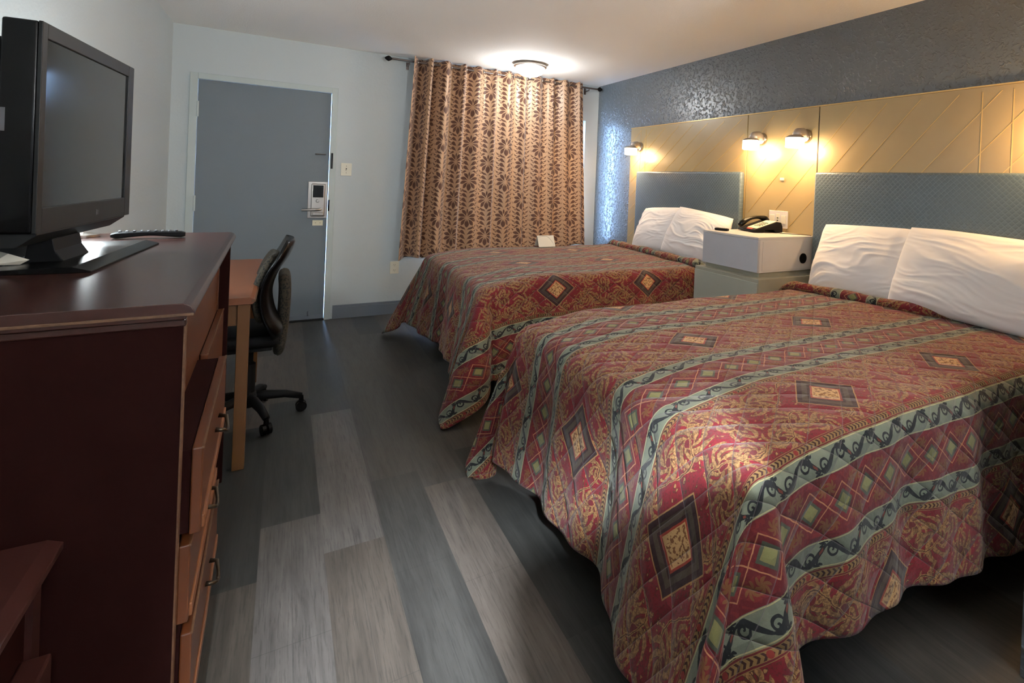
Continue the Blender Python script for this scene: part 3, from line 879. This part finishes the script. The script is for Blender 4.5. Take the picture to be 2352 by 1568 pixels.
# ------------------------------------------------------------------ sconces
def sconce(y, label):
    t = thing('wall_lamp', label, 'wall lamp', (PX, y, 1.70))
    x = PX
    b = B(); lathe(b, [(0.048, -0.0005), (0.048, -0.010), (0.040, -0.020), (0.010, -0.024)], (x, y, 1.715), 'x', 28); obj('wall_plate', b, CHROME, t, smooth=True)
    b = B(); tube(b, [(x - 0.012, y, 1.722), (x - 0.05, y, 1.735), (x - 0.085, y, 1.728), (x - 0.110, y, 1.705)], [0.030, 0.036, 0.038, 0.030], 20); obj('arm', b, NICKEL, t, smooth='all')
    b = B(); lathe(b, [(0.020, 1.716), (0.045, 1.710), (0.060, 1.700), (0.063, 1.694), (0.058, 1.694)], (x - 0.118, y, 0), 'z', 32); obj('cap', b, NICKEL, t, smooth=True)
    b = B(); lathe(b, [(0.060, 1.694), (0.062, 1.690), (0.062, 1.632), (0.056, 1.627), (0.030, 1.626)], (x - 0.118, y, 0), 'z', 32); obj('shade', b, L_WARM, t, smooth=True)
    return t
sconce(4.45, 'lit wall lamp with white drum shade nearest the window')
sconce(2.83, 'lit wall lamp with white drum shade above the nightstand, on the window side')
sconce(2.43, 'lit wall lamp with white drum shade beside the dark panel seam')
# small plates on the wall
t = thing('socket_plate', 'square grey socket and switch plate on the tan panel above the nightstand', 'socket plate', (PX, 2.64, 1.12))
b = B(); bx(b, PX - 0.007, PX - 0.0005, 2.556, 2.728, 1.058, 1.182); obj('cover', b, WHITEP, t, bev=0.002)
for yy in (2.695, 2.592):
    b = B(); bx(b, PX - 0.011, PX - 0.0065, yy - 0.021, yy + 0.021, 1.090, 1.150); obj('rocker', b, IVORY, t, bev=0.001)
b = B(); bx(b, PX - 0.010, PX - 0.0065, 2.628, 2.660, 1.080, 1.162); uo = obj('outlet_insert', b, IVORY, t, bev=0.001)
for zz in (1.130, 1.112):
    b = B(); bx(b, PX - 0.0106, PX - 0.0095, 2.637, 2.651, zz - 0.004, zz + 0.004); obj('port', b, SLOT, t)
b = B(); bx(b, PX - 0.010, PX - 0.0005, 2.605, 2.640, 1.402, 1.424); tag(obj('wall_button', b, CREAM, bev=0.003), 'small cream button on the tan panel above the nightstand', 'button')

# switch + outlet on back wall
t = thing('light_switch', 'ivory light switch plate on the pale wall beside the door', 'light switch', (0.463, YF, 1.36))
b = B(); bx(b, 0.418, 0.506, YF - 0.006, YF - 0.0005, 1.302, 1.416); obj('plate', b, IVORY, t, bev=0.002)
b = B(); bx(b, 0.4575, 0.4665, YF - 0.0065, YF - 0.0055, 1.347, 1.371); obj('slot', b, SLOT, t)
b = B(); bx(b, 0.4585, 0.4655, YF - 0.017, YF - 0.006, 1.349, 1.358); obj('toggle', b, IVORY, t, bev=0.001)
for zz in (1.39, 1.328):
    b = B(); lathe(b, [(0.003, 0), (0.003, -0.001)], (0.462, YF - 0.006, zz), 'y', 8); obj('screw', b, SLOT, t)
t = thing('wall_outlet', 'ivory double wall outlet low on the pale wall under the curtain', 'outlet', (0.907, YF, 0.44))
b = B(); bx(b, 0.868, 0.948, YF - 0.006, YF - 0.0005, 0.383, 0.500); obj('plate', b, IVORY, t, bev=0.002)
for zz in (0.467, 0.416):
    b = B(); lathe(b, [(0.017, 0), (0.017, -0.002)], (0.908, YF - 0.006, zz), 'y', 20); f = obj('socket', b, IVORY, t)
    b = B()
    for dx, hh in ((-0.007, 0.005), (0.007, 0.004)): bx(b, 0.908 + dx - 0.0012, 0.908 + dx + 0.0012, YF - 0.0088, YF - 0.008, zz - hh + 0.003, zz + hh + 0.003)
    lathe(b, [(0.0025, 0), (0.0025, -0.0008)], (0.908, YF - 0.008, zz - 0.008), 'y', 8)
    obj('slot', b, SLOT, f)
# folded card on far bed
t = thing('tent_card', 'white folded card with a grey curved line on the far edge of the far bed', 'card', (2.01, 4.36, 0.742))
b = B(); prism(b, [(4.30, 0.742), (4.302, 0.742), (4.352, 0.835), (4.402, 0.742), (4.404, 0.742), (4.353, 0.838), (4.351, 0.838)], 1.925, 2.085, 'x'); obj('card_sheet', b, PAPER, t)
b = B(); pr = [(1.932 + 0.145 * k / 14, 0.826 + 0.006 * sin(pi * k / 14) - 0.075 * max(0, (k - 7) / 7) ** 2.0) for k in range(15)]
tube(b, [(x, 4.3028 + (z - 0.742) * 0.525 - 0.0005, z) for x, z in pr], 0.0022, 6); obj('printed_curve', b, PGREY, t)

# ------------------------------------------------------------------ dresser (local frame, rotated slightly)
# local origin: near front corner of the top on the floor; +y away from camera, -x to the wall
RD = R(1.1)
dr = thing('dresser', 'tall dark mahogany dresser under the television, its top drawer ajar', 'dresser', (-0.150, 1.345, 0), RD, local=True)
DLEN, DDEP = 1.43, 0.60
b = B(); prism(b, [(-DDEP, 1.024), (-DDEP, 1.057), (-0.018, 1.057), (-0.006, 1.050), (0.0, 1.040), (0.0, 1.034), (-0.012, 1.030), (-0.016, 1.024)], 0.0, DLEN, 'y')
tp = obj('top', b, TOPWOOD, dr, bev=0.0015)
b = B(); bx(b, -DDEP, -0.001, -0.0018, 0.004, 1.031, 1.0365); obj('worn_edge', b, EDGEWOOD, dr, bev=0.001)
b = B(); bx(b, -DDEP, -0.014, 0.008, 0.030, 1.008, 1.024); obj('moulding', b, TOPWOOD, dr, bev=0.003)
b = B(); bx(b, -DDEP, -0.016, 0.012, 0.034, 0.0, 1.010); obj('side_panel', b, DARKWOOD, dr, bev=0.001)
b = B(); bx(b, -0.0175, -0.0145, 0.010, 0.036, 0.02, 1.008); obj('worn_strip', b, EDGEWOOD, dr)
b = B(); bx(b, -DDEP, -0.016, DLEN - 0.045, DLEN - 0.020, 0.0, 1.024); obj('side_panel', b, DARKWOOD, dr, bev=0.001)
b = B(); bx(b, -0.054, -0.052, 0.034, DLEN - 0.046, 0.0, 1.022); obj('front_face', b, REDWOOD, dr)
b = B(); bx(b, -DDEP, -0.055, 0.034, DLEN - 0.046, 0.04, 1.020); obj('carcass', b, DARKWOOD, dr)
b = B(); bx(b, -0.0545, -0.050, DLEN - 0.052, DLEN - 0.046, 0.0, 1.02); obj('worn_strip', b, EDGEWOOD, dr)
def bow(b, c, w, out=0.028, ax=1):
    pass
def drawer(name, z0, z1, xo, y0=0.040, y1=0.690, skew=0.0):
    g = obj(name, (lambda b: (bx(b, xo - 0.020, xo, y0, y1, z0, z1), b)[1])(B()), REDWOOD, dr, bev=0.003)
    b = B(); bx(b, xo - 0.075, xo - 0.021, y0 + 0.004, y1 - 0.004, z0 + 0.004, z1 - 0.004); obj('drawer_side', b, DARKWOOD, g)
    b = B(); bx(b, xo - 0.004, xo + 0.005, y0 + 0.020, y1 - 0.020, z0 - 0.001, z0 + 0.026); obj('lower_moulding', b, ORANGEWOOD, g, bev=0.002)
    b = B(); bx(b, xo - 0.003, xo + 0.0015, y0, y1, z1 - 0.004, z1 + 0.001); obj('worn_edge', b, EDGEWOOD, g)
    yc = (y0 + y1) / 2; zc = (z0 + z1) / 2
    b = B()
    pts = [(xo + 0.002, yc - 0.048, zc + 0.010), (xo + 0.019, yc - 0.046, zc + 0.006), (xo + 0.024, yc - 0.02, zc - 0.010), (xo + 0.025, yc, zc - 0.014), (xo + 0.024, yc + 0.02, zc - 0.010), (xo + 0.019, yc + 0.046, zc + 0.006), (xo + 0.002, yc + 0.048, zc + 0.010)]
    tube(b, pts, [0.006, 0.005, 0.004, 0.005, 0.004, 0.005, 0.006], 10); obj('handle', b, BRASS, g, smooth='all')
    return g
drawer('drawer', 0.560, 0.742, 0.020)
drawer('drawer', 0.375, 0.540, 0.004)
drawer('drawer', 0.165, 0.352, 0.012)
drawer('drawer', 0.375, 0.742, -0.030, 0.730, 1.375)
b = B(); bx(b, -0.052, -0.020, 0.036, 0.72, 0.543, 0.557); obj('rail', b, ORANGEWOOD, dr)
b = B(); bx(b, -0.052, -0.020, 0.036, 0.72, 0.355, 0.372); obj('rail', b, ORANGEWOOD, dr)
# low chest in front of the dresser
lc = thing('low_chest', 'low reddish wooden chest in the bottom left corner before the dresser', 'chest', (-0.6, 1.0, 0))
ZL = 0.644
b = B(); prism(b, [(-0.795, ZL - 0.03), (-0.795, ZL), (-0.349, ZL), (-0.327, ZL - 0.010), (-0.327, ZL - 0.022), (-0.339, ZL - 0.03)], 0.55, 1.335, 'y'); obj('top', b, LOWWOOD, lc, bev=0.002)
b = B(); bx(b, -0.795, -0.362, 0.57, 1.325, 0.0, ZL - 0.03); obj('body', b, DARKWOOD, lc, bev=0.002)
b = B(); bx(b, -0.362, -0.352, 1.290, 1.325, 0.0, ZL - 0.03); obj('stile', b, LOWWOOD, lc)
for z0, z1 in ((0.335, 0.475), (0.10, 0.30)):
    b = B(); bx(b, -0.362, -0.322, 0.60, 1.275, z0, z1); g = obj('drawer', b, LOWWOOD, lc, bev=0.004)
    b = B(); yc = 0.93; zc = (z0 + z1) / 2
    tube(b, [(-0.321, yc - 0.045, zc + 0.008), (-0.296, yc - 0.042, zc), (-0.292, yc, zc - 0.012), (-0.296, yc + 0.042, zc), (-0.321, yc + 0.045, zc + 0.008)], 0.005, 8); obj('handle', b, BRASS, g, smooth='all')

# ------------------------------------------------------------------ desk
dk = thing('desk', 'orange-brown wooden desk beyond the dresser along the left wall', 'desk', (-0.45, 3.37, 0))
b = B(); prism(b, [(-0.795, 0.734), (-0.795, 0.765), (-0.118, 0.765), (-0.104, 0.758), (-0.100, 0.748), (-0.106, 0.738), (-0.112, 0.734)], 2.800, 3.985, 'y'); obj('top', b, DESKWOOD, dk, bev=0.002)
b = B(); bx(b, -0.114, -0.0985, 2.7985, 3.985, 0.744, 0.754); obj('worn_edge', b, EDGEWOOD, dk, bev=0.002)
for lx, ly in ((-0.165, 2.81), (-0.165, 3.93), (-0.785, 2.81), (-0.785, 3.93)):
    b = B(); bx(b, lx, lx + 0.045, ly, ly + 0.045, 0.0, 0.734); obj('leg', b, LEGWOOD, dk, bev=0.002)
b = B(); bx(b, -0.74, -0.165, 2.82, 2.84, 0.64, 0.734); obj('apron', b, LEGWOOD, dk)
b = B(); bx(b, -0.150, -0.130, 2.855, 3.93, 0.655, 0.734); obj('apron', b, REDWOOD, dk)

# ------------------------------------------------------------------ office chair
ch = thing('office_chair', 'black office chair with curved back tucked in at the desk', 'office chair', (-0.135, 3.36, 0))
cx, cy = -0.135, 3.36
b = B(); lathe(b, [(0.035, 0.075), (0.045, 0.09), (0.045, 0.13), (0.028, 0.15), (0.028, 0.30), (0.016, 0.31), (0.016, 0.41)], (cx, cy, 0), 'z', 20); obj('gas_column', b, BLACKM, ch, smooth=True)
for k in range(5):
    a = R(0) + k * 2 * pi / 5 + R(3)
    ex, ey = cx + 0.245 * cos(a), cy + 0.245 * sin(a)
    b = B(); tube(b, [(cx, cy, 0.115), (cx + 0.08 * cos(a), cy + 0.08 * sin(a), 0.120), (cx + 0.17 * cos(a), cy + 0.17 * sin(a), 0.108), (ex, ey, 0.082)], [0.026, 0.024, 0.020, 0.016], 10); obj('base_arm', b, BLACKM, ch, smooth='all')
    b = B()
    for off in (-0.013, 0.013):
        ox, oy = -sin(a) * off, cos(a) * off
        seg = 18
        pr = []
        for sgn in (-1, 1):
            pr.append([b.verts.new((ex + ox - sin(a) * 0.008 * sgn + cos(a) * 0.027 * cos(2 * pi * q / seg), ey + oy + cos(a) * 0.008 * sgn + sin(a) * 0.027 * cos(2 * pi * q / seg), 0.028 + 0.027 * sin(2 * pi * q / seg))) for q in range(seg)])
        for q in range(seg): b.faces.new((pr[0][q], pr[0][(q + 1) % seg], pr[1][(q + 1) % seg], pr[1][q]))
        b.faces.new(pr[0][::-1]); b.faces.new(pr[1])
    tube(b, [(ex, ey, 0.03), (ex, ey, 0.085)], [0.016, 0.010], 10)
    obj('caster', b, BLACK, ch, smooth=True)
# seat
b = B(); bx(b, cx - 0.25, cx + 0.13, cy - 0.21, cy + 0.21, 0.425, 0.495); obj('seat', b, BLACKM, ch, bev=0.03, seg=4, smooth=True)
b = B(); bx(b, cx - 0.20, cx + 0.10, cy - 0.17, cy + 0.17, 0.405, 0.426); obj('seat_pan', b, DGREY, ch, bev=0.004)
# curved back shell: profile in x-z, swept in y with rounded plan
def shell(name, prof, y0, y1, th, m, curve=0.05, n=18):
    V, F = [], []
    P = len(prof)
    b = B(); rows = []
    for side in (0, 1):
        r_ = []
        for i, (x, z) in enumerate(prof):
            i0, i1 = max(i - 1, 0), min(i + 1, P - 1)
            tx, tz = prof[i1][0] - prof[i0][0], prof[i1][1] - prof[i0][1]
            L = math.hypot(tx, tz) or 1; nx, nz = tz / L, -tx / L
            line = []
            wsc = 1 - 0.35 * abs(2 * i / (P - 1) - 1) ** 4
            for j in range(n + 1):
                s = j / n * 2 - 1
                yy = (y0 + y1) / 2 + s * (y1 - y0) / 2 * wsc
                edge = (1 - abs(s) ** 6) ** 0.5 * (1 - abs(2 * i / (P - 1) - 1) ** 8) ** 0.5
                off = (th / 2) * (1 if side == 0 else -1) * edge
                line.append(b.verts.new((x + nx * off - curve * s * s * 1.0, yy, z + nz * off)))
            r_.append(line)
        rows.append(r_)
    for side in (0, 1):
        for i in range(P - 1):
            for j in range(n):
                f = (rows[side][i][j], rows[side][i][j + 1], rows[side][i + 1][j + 1], rows[side][i + 1][j])
                b.faces.new(f if side == 0 else f[::-1])
    bmesh.ops.remove_doubles(b, verts=b.verts[:], dist=0.0003)
    return obj(name, b, m, ch, smooth='all')
def curve_pts(pts, n=24):
    out = []
    for k in range(n + 1):
        t = k / n * (len(pts) - 1); i = min(int(t), len(pts) - 2); f = t - i
        p0 = pts[max(i - 1, 0)]; p1 = pts[i]; p2 = pts[i + 1]; p3 = pts[min(i + 2, len(pts) - 1)]
        out.append(tuple(0.5 * ((2 * p1[a]) + (-p0[a] + p2[a]) * f + (2 * p0[a] - 5 * p1[a] + 4 * p2[a] - p3[a]) * f * f + (-p0[a] + 3 * p1[a] - 3 * p2[a] + p3[a]) * f ** 3) for a in (0, 1)))
    return out
prof = curve_pts([(0.045, 0.975), (0.015, 0.90), (-0.035, 0.81), (-0.060, 0.71), (-0.045, 0.60), (-0.010, 0.52), (0.000, 0.47)])
shell('back_shell', prof, 3.06, 3.50, 0.034, BLACK, 0.035)
prof2 = curve_pts([(-0.020, 0.90), (-0.065, 0.81), (-0.090, 0.71), (-0.075, 0.61), (-0.050, 0.56)])
shell('back_pad', prof2, 3.09, 3.47, 0.05, CHAIRFAB, 0.030)
prof3 = curve_pts([(0.002, 0.770), (0.012, 0.70), (0.010, 0.55), (0.0, 0.42), (-0.012, 0.33)])
shell('lumbar_cushion', prof3, 3.28, 3.62, 0.060, CHAIRFAB, 0.0)
b = B(); tube(b, [(cx + 0.02, cy, 0.415), (cx + 0.10, cy, 0.415), (cx + 0.150, cy, 0.45), (cx + 0.128, cy, 0.58)], [0.014] * 4, 8); obj('back_bracket', b, BLACKM, ch, smooth='all')

# ------------------------------------------------------------------ television
RT = math.atan2(-0.063, 0.998)
q = 2.40
TW, TH = 0.647, 0.500
# origin at near-bottom front corner of the bezel; local +y along the screen, +x facing the room
tv = thing('television', 'black flat television on its stand on the dresser', 'television', (-0.505, 1.755, 1.158), RT, local=True)
b = B()
bx(b, -0.062, 0.0, 0.0, TW, 0.0, TH); obj('housing', b, BLACK, tv, bev=0.006, seg=3, smooth=True)
b = B(); bx(b, -0.135, -0.062, 0.03, TW - 0.03, 0.03, TH - 0.04); obj('rear_cover', b, BLACKM, tv, bev=0.012, seg=3, smooth=True)
b = B()
for y0, y1, z0, z1 in ((0.0, 0.026, 0, TH), (TW - 0.05, TW, 0, TH), (0.026, TW - 0.05, TH - 0.036, TH), (0.026, TW - 0.05, 0, 0.060)):
    bx(b, 0.0, 0.008, y0, y1, z0, z1)
obj('bezel', b, BEZEL, tv, bev=0.0015)
b = B(); bx(b, 0.0005, 0.0035, 0.024, TW - 0.048, 0.058, TH - 0.034); obj('screen', b, SCREEN, tv)
b = B(); prism(b, [(0.006, 0.0), (0.006, -0.004), (-0.030, -0.034), (-0.055, -0.034), (-0.058, 0.0)], 0.01, TW - 0.04, 'y'); obj('speaker_chin', b, DGREY, tv, bev=0.001)
b = B(); bx(b, 0.008, 0.0088, 0.355, 0.362, 0.020, 0.036); bx(b, 0.008, 0.0088, 0.366, 0.376, 0.020, 0.023); bx(b, 0.008, 0.0088, 0.373, 0.376, 0.020, 0.034); obj('logo', b, DGREY2, tv)
b = B(); bx(b, -0.061, -0.050, -0.001, 0.0005, 0.238, 0.292); obj('side_sticker', b, DGREY2, tv)
b = B(); prism(b, [(-0.075, -0.101), (0.010, -0.101), (-0.015, -0.060), (-0.020, -0.030), (-0.065, -0.030)], 0.17, 0.34, 'y'); obj('neck', b, BLACKM, tv, bev=0.002)
b = B(); prism(b, [(-0.150, -0.1005), (-0.128, -0.1005), (-0.110, 0.05), (-0.132, 0.05)], 0.0, 0.34, 'y'); obj('rear_support', b, BLACKM, tv)
b = B(); prism(b, [(-0.135, -0.101), (-0.135, -0.092), (0.060, -0.085), (0.095, -0.096), (0.095, -0.101)], 0.04, 0.63, 'y'); obj('stand_base', b, BLACK, tv, bev=0.001)
# papers by the TV stand
pp = thing('crumpled_paper', 'small crumpled white paper beside the television stand', 'paper', (-0.58, 1.92, 1.068))
b = B()
pv = [b.verts.new(v) for v in ((-0.615, 1.885, 1.070), (-0.560, 1.885, 1.070), (-0.555, 1.925, 1.076), (-0.590, 1.915, 1.094), (-0.615, 1.930, 1.100), (-0.605, 1.94, 1.072))]
b.faces.new((pv[0], pv[1], pv[2], pv[3])); b.faces.new((pv[0], pv[3], pv[4])); b.faces.new((pv[4], pv[3], pv[5]))
po = obj('sheet', b, PAPER, pp); po.modifiers.new('t', 'SOLIDIFY').thickness = 0.0006
# small lit globe lamp behind the television
lp = thing('globe_lamp', 'small lit white lamp behind the television on the dresser', 'lamp', (-0.64, 2.66, 1.058))
b = B(); lathe(b, [(0.055, 0), (0.055, 0.008), (0.018, 0.016), (0.010, 0.03), (0.010, 0.055), (0.022, 0.06)], (-0.64, 2.66, 1.058), 'z', 24); obj('lamp_base', b, CHROME, lp, smooth=True)
b = B(); lathe(b, [(0.018, 0.058), (0.040, 0.075), (0.050, 0.105), (0.050, 0.13), (0.040, 0.145), (0.036, 0.145)], (-0.64, 2.66, 1.058), 'z', 24); obj('glass_shade', b, L_COOL2, lp, smooth='all')
# tv remote on the dresser
rm = thing('remote_control', 'long black television remote lying on the far end of the dresser', 'remote control', (-0.43, 2.575, 1.0585), R(-84), local=True)
b = B()
rings = []
nn = 16
for k in range(nn + 1):
    y = -0.105 + 0.21 * k / nn; s = k / nn
    wd = 0.024 - 0.004 * s + 0.002 * cos(2 * pi * s); zb = 0.001 + 0.008 * sin(pi * s) ** 2 ; zt_ = 0.022 + 0.003 * sin(pi * s)
    if k in (0, nn): wd *= 0.8; zb = max(zb, 0.005); zt_ -= 0.004
    rings.append([b.verts.new(v) for v in ((-wd, y, zb + 0.004), (-wd * 0.7, y, zb), (wd * 0.7, y, zb), (wd, y, zb + 0.004), (wd, y, zt_ - 0.003), (wd * 0.85, y, zt_), (-wd * 0.85, y, zt_), (-wd, y, zt_ - 0.003))])
for k in range(nn):
    for j in range(8): b.faces.new((rings[k][j], rings[k][(j + 1) % 8], rings[k + 1][(j + 1) % 8], rings[k + 1][j]))
b.faces.new(rings[0][::-1]); b.faces.new(rings[-1])
obj('body', b, BLACKM, rm, smooth=True)
for k in range(9):
    for c_ in (-0.011, 0.0, 0.011):
        y = -0.082 + k * 0.020
        b = B(); lathe(b, [(0.0042, 0.020), (0.0042, 0.0275), (0.003, 0.0282)], (c_, y, 0), 'z', 10); obj('button', b, DGREY2 if (k + int(c_ * 100)) % 3 else DGREY, rm)

# ------------------------------------------------------------------ behind the camera: unseen blocker with doors, added to shade the floor
wd = thing('shadow_blocker', 'tall dark shadow blocker added unseen behind the viewpoint', 'shadow_blocker', (0.50, -0.33, 0))
b = B(); bx(b, 0.42, 1.32, -0.54, -0.08, 0.04, 1.64); obj('body', b, DARKWOOD, wd, bev=0.03, seg=3)
b = B(); bx(b, 0.13, 0.419, -0.54, -0.08, 0.04, 1.46); obj('blocker_step', b, DARKWOOD, wd, bev=0.06, seg=4)  # lower step, gives the added shadow a standing person's outline
b = B(); bx(b, 0.17, 1.28, -0.52, -0.10, 0.0, 0.04); obj('plinth', b, BLACKM, wd)
for x0, x1, hx in ((0.435, 0.867, 0.83), (0.873, 1.305, 0.91)):
    b = B(); bx(b, x0 + 0.01, x1 - 0.01, -0.08, -0.062, 0.08, 1.58); g = obj('door', b, REDWOOD, wd, bev=0.003)
    b = B(); tube(b, [(hx, -0.062, 0.72), (hx, -0.035, 0.74), (hx, -0.035, 0.86), (hx, -0.062, 0.88)], 0.005, 8); obj('handle', b, BRASS, g, smooth='all')
tl = thing('fill_lamp', 'tall nickel fill lamp with an upturned bowl, added unseen behind the viewpoint', 'fill lamp', (1.57, -0.30, 0))  # unseen fixture added to carry the ceiling fill light
b = B(); lathe(b, [(0.14, 0.001), (0.14, 0.015), (0.03, 0.03)], (1.57, -0.30, 0), 'z', 28); obj('base', b, CHROME, tl, smooth=True)
b = B(); tube(b, [(1.57, -0.30, 0.02), (1.57, -0.30, 1.68)], 0.012, 12); obj('pole', b, CHROME, tl, smooth=True)
b = B(); lathe(b, [(0.03, 1.66), (0.09, 1.69), (0.15, 1.76), (0.17, 1.80), (0.165, 1.80), (0.14, 1.765), (0.08, 1.70)], (1.57, -0.30, 0), 'z', 36); obj('bowl_shade', b, NICKEL, tl, smooth=True)
dome((-0.15, -1.10, ZC), 'white glass dome ceiling light behind the viewpoint', L_COOL)
for o in bpy.data.objects:
    if '_local' in o: del o['_local']
